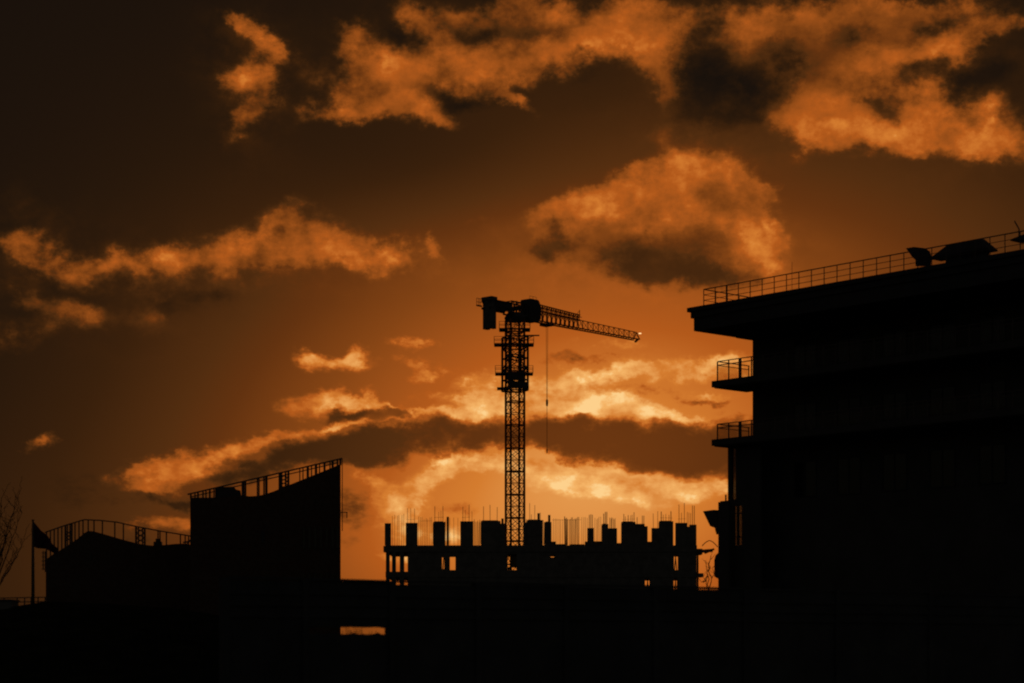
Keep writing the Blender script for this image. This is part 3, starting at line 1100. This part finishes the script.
m.prism(lo + hi[::-1], NN * .012)
m.build('splintered_edge', 'panel', bf)
m = MB()
lo = [p + NN * .03 + Z * (zslot1 + .02) for p in pts]
hi = [p + NN * .03 + Z * (zslot1 - random.uniform(0, .02) * (.5 + .5 * math.cos(k * .7))) for k, p in enumerate(pts)]
m.prism(lo + hi[::-1], NN * .012)
m.build('splintered_edge', 'panel', bf)
# weed stalks added behind the slot to dim the sky seen in it
wd = thing('added_weed', 'thin dry weed stalks added to dim the narrow slot of the barrier', 'weed', at(351, 645, 31).xy.to_3d())
m = MB()
for k in range(26):
    px = random.choice((random.uniform(345, 358), random.uniform(345, 358), random.uniform(358, 384)))
    r0 = at(px, 0, 31 + random.uniform(-.3, .3)).xy.to_3d()
    h_ = random.uniform(1.88, 2.02)
    lean = random.uniform(-.12, .12)
    m.tube([r0, r0 + Vector((lean * .3, 0, h_ * .6)), r0 + Vector((lean, 0, h_))], [.006, .0055, .003], 4)
m.build('stalks', 'bank', wd)
for x in edges:
    m = MB()
    a = nb(x)
    m.box(a - ND * .045 - NN * .03, ND * .09, NN * .13, Z * (ztop + .03))
    m.build('post', 'panel', bf)

# ------------------------------------------------------------------ sky
w = bpy.data.worlds.new('World')
scene.world = w
w.use_nodes = True
nt = w.node_tree
for n_ in list(nt.nodes):
    nt.nodes.remove(n_)
L_ = nt.links.new
def sock(node, key, val):
    if val is None:
        return
    if hasattr(val, 'is_output'):
        L_(val, node.inputs[key])
    else:
        node.inputs[key].default_value = val
def mth(op, a, b_=None, c_=None, clamp=False):
    n_ = nt.nodes.new('ShaderNodeMath')
    n_.operation = op
    n_.use_clamp = clamp
    sock(n_, 0, a); sock(n_, 1, b_); sock(n_, 2, c_)
    return n_.outputs[0]
def vm(op, a, b_=None, out=0):
    n_ = nt.nodes.new('ShaderNodeVectorMath')
    n_.operation = op
    sock(n_, 0, a); sock(n_, 1, b_)
    return n_.outputs['Value'] if op in ('DOT_PRODUCT', 'LENGTH') else n_.outputs[0]
def smooth(x, lo, hi):
    n_ = nt.nodes.new('ShaderNodeMapRange')
    n_.interpolation_type = 'SMOOTHSTEP'
    sock(n_, 0, x)
    n_.inputs[1].default_value = lo
    n_.inputs[2].default_value = hi
    return n_.outputs[0]
def noise_tex(vec, scale, detail=8, rough=.6, lac=2.0, col=False, dist=0.0):
    n_ = nt.nodes.new('ShaderNodeTexNoise')
    n_.noise_dimensions = '3D'
    sock(n_, 'Vector', vec)
    n_.inputs['Scale'].default_value = scale
    n_.inputs['Detail'].default_value = detail
    n_.inputs['Roughness'].default_value = rough
    n_.inputs['Lacunarity'].default_value = lac
    n_.inputs['Distortion'].default_value = dist
    return n_.outputs['Color' if col else 'Fac']
def comb(x, y, z=0.0):
    n_ = nt.nodes.new('ShaderNodeCombineXYZ')
    sock(n_, 0, x); sock(n_, 1, y); sock(n_, 2, z)
    return n_.outputs[0]

tc = nt.nodes.new('ShaderNodeTexCoord')
sp = nt.nodes.new('ShaderNodeSeparateXYZ')
L_(tc.outputs['Generated'], sp.inputs[0])
X, Y, ZZ = sp.outputs
az = mth('ARCTAN2', X, Y)
el = mth('ARCTAN2', ZZ, mth('SQRT', mth('ADD', mth('MULTIPLY', X, X), mth('MULTIPLY', Y, Y))))
UNIT = 100 / FOC                       # sky unit: the angle of about 2.9 degrees
qa, qe = mth('DIVIDE', az, UNIT), mth('DIVIDE', el, UNIT)
Q = comb(qa, qe, 1.0)
def ang(px, py):
    """azimuth and elevation, in sky units, of a direction"""
    u_, v_ = (px - HX) / FOC, (HY - py) / FOC
    a_ = math.atan(u_)
    return a_ / UNIT, math.atan(v_ / math.sqrt(1 + u_ * u_)) / UNIT

def blobs(vec, items, accum=None):
    """sum of soft elliptical patches; vec carries (azimuth, elevation, 1) in sky units"""
    q = vec
    for k, it in enumerate(items):
        px, py, rx, ry = it[:4]
        rot = it[4] if len(it) > 4 else 0.0
        wt = it[5] if len(it) > 5 else 1.0
        a_, e_ = ang(px, py)
        rx, ry = rx / 100, ry / 100
        if k and k % 5 == 0:   # a vanishing dependence on the running sum keeps the shader evaluating the patches in turn
            ch = nt.nodes.new('ShaderNodeVectorMath')
            ch.operation = 'MULTIPLY_ADD'
            L_(accum, ch.inputs[0])
            ch.inputs[1].default_value = (1e-7, 1e-7, 0)
            L_(vec, ch.inputs[2])
            q = ch.outputs[0]
        if abs(rot) < .02:
            n_ = nt.nodes.new('ShaderNodeVectorMath')
            n_.operation = 'MULTIPLY_ADD'
            L_(q, n_.inputs[0])
            n_.inputs[1].default_value = (1 / rx, 1 / ry, 0)
            n_.inputs[2].default_value = (-a_ / rx, -e_ / ry, 0)
            r2 = vm('DOT_PRODUCT', n_.outputs[0], n_.outputs[0])
        else:
            c, s_ = math.cos(-rot), math.sin(-rot)
            u1, u2 = (c / rx, s_ / rx), (-s_ / ry, c / ry)
            d1 = vm('DOT_PRODUCT', q, (u1[0], u1[1], -(a_ * u1[0] + e_ * u1[1])))
            d2 = vm('DOT_PRODUCT', q, (u2[0], u2[1], -(a_ * u2[0] + e_ * u2[1])))
            r2 = mth('MULTIPLY_ADD', d1, d1, mth('MULTIPLY', d2, d2))
        gx = mth('POWER', .38, r2)
        accum = mth('MULTIPLY', gx, wt) if accum is None else mth('MULTIPLY_ADD', gx, wt, accum)
    return accum

SKY_BASE = [(580, 470, 330, 240, 0, .586), (880, 320, 320, 210, 0, .171), (480, 600, 700, 150, 0, .115), (500, 420, 420, 320, 0, .11), (420, 165, 150, 60, 0, -.055), (405, 545, 90, 60, 0, .06)]
BRIGHT_UP = [
    # long cloud top centre
    (372, 84, 46, 22, .2), (342, 108, 34, 10, -.1, .85), (408, 66, 46, 24, .35, .9), (412, 106, 46, 11, .1, .8), (352, 52, 20, 12, .3, .6), (470, 60, 46, 20, .05, .95), (535, 52, 52, 17, -.1, .95),
    (595, 32, 46, 18, -.3, .8), (645, 24, 40, 28, 0, .95), (662, 58, 20, 30, -.15, .9), (670, 84, 14, 20, 0, .6), (344, 22, 20, 12, .3, .7), (420, 18, 40, 14, .6, .8), (512, 96, 26, 7, .5, .6), (560, 4, 80, 16, 0, .65), (475, 10, 44, 14, 0, .55), (510, 34, 40, 14, 0, .45),
    (664, 122, 22, 16, 0, .28),
    # top right
    (815, 112, 38, 22, .2), (860, 126, 60, 19, .1), (925, 134, 66, 17, .1), (990, 140, 50, 17, .08), (790, 104, 22, 18, 0, .7), (985, 28, 60, 13, -.18, .8), (870, 52, 44, 26, -.5, .7), (925, 44, 44, 15, 0, .75),
    (908, 98, 38, 24, 0, .75), (945, 108, 36, 16, 0, .65), (840, 82, 36, 28, 0, .65), (745, 60, 24, 44, .25, .38), (805, 80, 24, 24, 0, .55), (715, 18, 48, 22, 0, .48), (770, 16, 40, 30, 0, .5), (812, 34, 30, 40, 0, .55), (830, 8, 50, 14, 0, .5), (950, 8, 70, 14, 0, .55), (1005, 108, 34, 18, 0, .65), (720, 110, 30, 30, 0, .15), (860, 14, 60, 14, 0, .35),
    # small one upper left
    (258, 80, 27, 22, .2, .85), (240, 116, 24, 12, -.7, .75), (264, 34, 36, 10, .4, .65), (232, 20, 18, 8, .2, .45), (268, 58, 14, 12, 0, .4), (238, 72, 14, 8, 0, .4),
    # left long cloud
    (303, 230, 36, 26, 0, 1.05), (345, 248, 46, 15, .08, .9), (235, 248, 50, 19, -.12, .95), (165, 254, 44, 16, 0, .75), (402, 252, 22, 14, 0, .85), (440, 241, 12, 8, .5, .75), (18, 242, 34, 18, .35, .52), (66, 258, 44, 15, .15, .50),
    (34, 226, 16, 11, 0, .5), (112, 258, 30, 10, 0, .42), (78, 312, 42, 16, .2, .46), (30, 290, 24, 12, .2, .36), (12, 332, 40, 13, -.2, .42), (142, 308, 16, 16, 0, .3), (120, 280, 60, 14, 0, .3), (480, 212, 16, 6, 0, .24), (0, 196, 10, 14, 0, .2),
    # centre cumulus
    (692, 174, 42, 26, .1, 1.15), (640, 190, 46, 20, -.15), (596, 200, 36, 16, -.3, .95), (742, 204, 28, 40, -.75, 1), (558, 208, 20, 16, 0, .8), (680, 214, 56, 18, 0, .7), (772, 242, 22, 18, .7, .8),
    (600, 232, 60, 20, 0, .42), (640, 162, 22, 8, -.3, .5), (585, 252, 56, 18, 0, .48), (560, 236, 24, 14, 0, .4), (535, 226, 18, 18, 0, .35), (772, 190, 12, 10, 0, .4), (715, 246, 60, 18, 0, .4),
]
VEIL = [(740, 55, 90, 60, 0, .9), (850, 50, 100, 50, 0, .8), (560, 14, 120, 24, 0, .7), (700, 125, 50, 30, 0, .4), (420, 40, 80, 40, 0, .5), (970, 90, 70, 60, 0, .5), (556, 240, 50, 34, 0, .5), (665, 262, 110, 28, 0, .6), (770, 260, 40, 40, 0, .4),
    (60, 275, 80, 40, 0, .6), (230, 262, 110, 26, 0, .5), (110, 322, 60, 20, 0, .35), (250, 90, 34, 50, 0, .55), (240, 40, 40, 26, 0, .4), (430, 255, 40, 20, 0, .3), (20, 210, 40, 20, 0, .35)]
DARK_UP = [
    (735, 70, 60, 46, 0, .55), (800, 40, 30, 40, 0, .35), (548, 232, 34, 22, 0, .5), (690, 100, 40, 30, 0, .3), (560, 24, 60, 14, 0, .3),
    (664, 264, 62, 19, .04, .95), (622, 254, 36, 16, .1, .4), (650, 236, 74, 15, 0, .45), (700, 232, 30, 14, 0, .25), (420, 84, 40, 12, .2, .35), (560, 64, 50, 12, 0, .4), (450, 30, 60, 16, .2, .35), (770, 90, 40, 30, 0, .35), (900, 30, 70, 14, 0, .4), (830, 60, 30, 20, 0, .35), (850, 108, 40, 9, .1, .3), (320, 250, 70, 8, 0, .25), (880, 70, 20, 20, 0, .3), (725, 266, 44, 16, 0, .55), (538, 248, 20, 12, 0, .55), (741, 188, 9, 20, -.35, .35), (758, 214, 8, 22, -.35, .35), (610, 218, 22, 12, 0, .35), (570, 232, 14, 12, 0, .4),
    (468, 92, 46, 12, .05, .75), (495, 16, 50, 15, 0, .6), (398, 30, 30, 12, .5, .7), (602, 92, 56, 26, 0, .25), (706, 70, 26, 36, 0, .6), (786, 62, 12, 30, 0, .5), (990, 72, 40, 18, 0, .75), (950, 80, 20, 14, 0, .55), (884, 104, 16, 8, .3, .75), (868, 94, 12, 7, 0, .6), (905, 60, 12, 6, 0, .35),
    (748, 92, 26, 34, 0, .4), (700, 120, 50, 24, 0, .25), (845, 20, 26, 18, .3, .4), (905, 10, 40, 8, 0, .35), (130, 292, 130, 24, .05, .36), (60, 286, 60, 9, .15, .3), (215, 288, 60, 10, 0, .3), (115, 334, 60, 16, 0, .4), (20, 305, 36, 12, 0, .4), (1022, 100, 14, 14, 0, .6), (262, 100, 8, 5, 0, .3), (345, 76, 16, 6, .3, .4),
]
BRIGHT_LOW = [
    (332, 361, 36, 12, 0, 1.05), (354, 351, 14, 8, -.4, .85), (306, 362, 14, 9, 0, .6), (413, 346, 26, 6, .05, .75), (427, 372, 18, 11, 0, .85), (484, 378, 26, 13, 0, .85), (407, 363, 14, 5, .3, .5), (505, 350, 20, 6, 0, .4),
    (320, 404, 38, 13, -.1, 1.15), (368, 404, 22, 6, .35, 1.0), (350, 396, 18, 6, -.2, .6), (396, 408, 14, 4, .3, .9),
    (272, 440, 30, 6, -.25, .8), (318, 430, 28, 4.5, -.25, 1), (360, 420, 30, 4.5, -.2, 1.1), (400, 416, 26, 4, 0, 1), (440, 417, 34, 5, 0, 1.1), (485, 412, 34, 9, 0, 1), (455, 398, 50, 8, 0, .55),
    (146, 472, 34, 11, -.15, .9), (190, 464, 40, 14, -.15, .9), (238, 448, 26, 11, -.35, .75), (152, 490, 28, 7, 0, .8), (160, 524, 36, 9, 0, .75), (205, 480, 34, 12, 0, .4), (40, 445, 26, 9, -.3, .7),
    (420, 486, 40, 14, -.35, .8), (468, 464, 40, 12, -.2, .8), (385, 500, 22, 20, 0, .7), (402, 530, 20, 26, 0, 1.0), (384, 558, 10, 6, .3, .6), (442, 448, 10, 18, -.5, .7), (360, 478, 16, 14, 0, .7), (402, 556, 8, 8, 0, .6), (450, 535, 22, 12, 0, .8),
    (520, 404, 40, 9, 0, .9), (590, 404, 56, 11, .02, 1.25), (612, 398, 20, 7, 0, .5), (645, 411, 38, 6, .18, 1.2), (695, 421, 40, 5, .12, 1.1), (560, 380, 60, 10, -.12, .8), (655, 374, 56, 12, -.1, .85), (705, 366, 36, 10, 0, .8), (610, 346, 60, 6, .03, .5), (705, 397, 24, 4.5, .1, .9), (635, 366, 10, 14, .6, .4),
    (600, 480, 56, 15, .05, 1.15), (680, 488, 66, 10, 0, 1.15), (550, 470, 36, 12, .1, .8), (516, 464, 30, 12, 0, .7), (640, 500, 60, 8, 0, .4), (562, 547, 22, 4, .25, .9), (750, 372, 30, 20, 0, .6), (528, 432, 8, 18, .2, .5), (620, 460, 30, 6, .2, .3),
]
DARK_LOW = [
    (588, 432, 40, 14, .05, 1.05), (650, 440, 60, 17, .06, 1.05), (710, 444, 50, 22, .05, 1.0), (552, 434, 20, 14, 0, 1.0), (522, 436, 22, 11, 0, .75), (676, 466, 56, 11, .08, .95), (760, 445, 40, 24, 0, 1.1), (612, 452, 50, 10, .1, .8), (575, 420, 12, 8, 0, .5),
    (330, 448, 60, 13, -.2, 1.0), (388, 438, 44, 14, -.05, 1.0), (440, 438, 22, 16, .1, .95), (492, 437, 22, 13, 0, 1.0), (466, 438, 16, 10, 0, .55), (285, 464, 54, 12, -.25, .9), (360, 458, 40, 10, -.1, .7), (236, 474, 24, 8, -.3, .4),
    (366, 414, 36, 6, -.08, 1.0), (402, 413, 14, 4, .3, .8), (330, 420, 30, 5, -.25, .55), (700, 403, 26, 4, .05, .7), (354, 503, 32, 24, 0, .6), (342, 535, 20, 24, 0, .3), (225, 500, 56, 14, 0, .5), (172, 504, 40, 6, 0, .6), (612, 358, 60, 6, .05, .35), (640, 390, 44, 7, .15, .5), (590, 392, 30, 5, 0, .4), (160, 546, 50, 10, 0, .45), (126, 482, 12, 6, 0, .4), (80, 490, 70, 26, 0, .3),
    (450, 510, 36, 10, -.2, .35), (500, 395, 20, 5, 0, .25), (560, 362, 50, 6, -.1, .25),
]
# turbulence that frays the clouds: the same noise bends the layout and roughens its edges
Qs = vm('MULTIPLY', Q, (1.0, 1.25, 1.0))
wc_ = vm('SUBTRACT', noise_tex(Qs, 1.7, 9, .62, 2.1, True), (.5, .5, .5))
QU = vm('ADD', Q, vm('MULTIPLY', wc_, (.80, .62, 0)))
QL = vm('ADD', Q, vm('MULTIPLY', wc_, (.66, .46, 0)))
f1 = noise_tex(vm('ADD', Qs, (7.3, 2.1, 4.0)), 2.2, 10, .585, 2.15)
f1s = noise_tex(vm('ADD', Qs, (7.3 + .05, 2.1 + .17, 4.0)), 2.3, 4, .55, 2.15)   # a step upwards, towards the thin bright rims
f1c = mth('SUBTRACT', f1, .5)
relief = mth('MULTIPLY', mth('SUBTRACT', f1, f1s), .52)
Ql2 = vm('MULTIPLY', Q, (1.0, 1.7, 1.0))
f2 = noise_tex(vm('ADD', Ql2, (1.3, 9.1, 2.0)), 2.9, 10, .64, 2.15)
f2c = mth('SUBTRACT', f2, .5)

s0 = mth('ADD', blobs(Q, SKY_BASE), .0926)
# the wide sky away from the sunset: dim, with faint broken cloud
def layer(field, nz, amp, e0, e1, t0, t1, core):
    """cover with frayed edges, times a slower build-up of tone towards the thick middle"""
    pres = mth('MULTIPLY', field, 2.2, clamp=True)
    d = mth('MULTIPLY_ADD', mth('MULTIPLY', nz, amp), pres, field)
    return mth('MULTIPLY', smooth(d, e0, e1), mth('MULTIPLY_ADD', smooth(d, t0, t1), core, 1 - core))
QU = vm('ADD', QU, (0, .05, 0))
bu = layer(blobs(QU, BRIGHT_UP), f1c, 1.9, .10, .70, .12, 1.25, .74)
du = layer(blobs(QU, DARK_UP), f1c, 1.7, .08, 1.0, .3, 1.0, .25)
bl = layer(blobs(QL, BRIGHT_LOW), f2c, 2.0, .18, .80, .2, 1.3, .62)
dl = layer(blobs(QL, DARK_LOW), f2c, 2.0, .20, .90, .3, 1.3, .40)
# high clouds: lit towards a warm level, thick cores shade themselves
cu = mth('ADD', mth('MULTIPLY_ADD', s0, .16, .615), mth('ADD', relief, mth('MULTIPLY', f1c, .22)))
# thin smoky cloud round the bright parts
vl = mth('MULTIPLY', mth('MULTIPLY', blobs(QU, VEIL), smooth(f1, .30, .72)), .20)
sv = mth('ADD', s0, vl)
s1 = mth('MULTIPLY_ADD', mth('SUBTRACT', cu, sv), bu, sv)
s1 = mth('MULTIPLY', s1, mth('MULTIPLY_ADD', du, -.56, 1.0))
cl = mth('ADD', mth('MULTIPLY_ADD', s0, .42, .60), mth('ADD', mth('MULTIPLY', relief, .8), mth('MULTIPLY', f2c, .22)))
s2 = mth('MULTIPLY_ADD', mth('SUBTRACT', cl, s1), bl, s1)
s3 = mth('MULTIPLY', s2, mth('MULTIPLY_ADD', dl, -.53, 1.0))
rp_ = nt.nodes.new('ShaderNodeValToRGB')
stops = [(.0, (3, 3, 3)), (.10, (25, 17, 11)), (.155, (40, 24, 11)), (.225, (57, 32, 12)), (.32, (82, 45, 16)), (.385, (98, 50, 16)), (.515, (132, 68, 21)), (.63, (161, 82, 26)), (.70, (178, 89, 27)), (.75, (192, 103, 36)), (.83, (212, 124, 47)), (.957, (244, 178, 100)), (.97, (246, 186, 112)), (1.0, (253, 207, 138))]
cr_ = rp_.color_ramp
while len(cr_.elements) < len(stops):
    cr_.elements.new(.5)
for e_, (pos, c) in zip(cr_.elements, stops):
    e_.position = pos
    e_.color = (*srgb(c), 1)
L_(s3, rp_.inputs['Fac'])
# faint physical sky added underneath for the ambient light
sky = nt.nodes.new('ShaderNodeTexSky')
sky.sky_type = 'NISHITA'
sky.sun_disc = False
SUN_AZ, SUN_EL = math.atan((560 - HX) / FOC), math.atan((HY - 470) / FOC)
sky.sun_elevation = SUN_EL
sky.sun_rotation = SUN_AZ
bg1 = nt.nodes.new('ShaderNodeBackground')
L_(rp_.outputs['Color'], bg1.inputs['Color'])
bg1.inputs['Strength'].default_value = 1.0
bg2 = nt.nodes.new('ShaderNodeBackground')
L_(sky.outputs['Color'], bg2.inputs['Color'])
# the physical dusk sky tells only away from the sunset, where it lights the shaded fronts
L_(mth('MULTIPLY', smooth(mth('MULTIPLY', Y, -1.0), -.80, .3), .0068), bg2.inputs['Strength'])
ad = nt.nodes.new('ShaderNodeAddShader')
L_(bg1.outputs[0], ad.inputs[0]); L_(bg2.outputs[0], ad.inputs[1])
ow = nt.nodes.new('ShaderNodeOutputWorld')
L_(ad.outputs[0], ow.inputs['Surface'])
w.cycles.sampling_method = 'NONE'

# the sun, low and veiled by the dark cloud bank
sl_ = bpy.data.lights.new('Sun', 'SUN')
sl_.energy = .12
sl_.angle = math.radians(4)
sl_.color = (1, .58, .26)
so_ = bpy.data.objects.new('Sun', sl_)
COL.objects.link(so_)
dvec = Vector((math.sin(SUN_AZ) * math.cos(SUN_EL), math.cos(SUN_AZ) * math.cos(SUN_EL), math.sin(SUN_EL)))
so_.rotation_euler = dvec.to_track_quat('Z', 'Y').to_euler()
so_.location = (0, 0, 60)

# ------------------------------------------------------------------ camera
cd = bpy.data.cameras.new('Camera')
cd.sensor_width = 36
cd.lens = FOC * 36 / 1024
cd.shift_y = (HY - 341.5) / 1024
cd.clip_start = .1
cd.clip_end = 20000
cd.dof.use_dof = True
cd.dof.focus_distance = 270
cd.dof.aperture_fstop = 2.0
co = bpy.data.objects.new('Camera', cd)
COL.objects.link(co)
co.location = (0, 0, EYE)
co.rotation_euler = (math.radians(90), 0, 0)
scene.camera = co

vs = scene.view_settings
vs.view_transform = 'Standard'
vs.look = 'None'
vs.exposure = 0
vs.gamma = 1
scene.render.engine = 'CYCLES'
scene.cycles.max_bounces = 5
scene.cycles.filter_width = 2.1
scene.cycles.transparent_max_bounces = 16
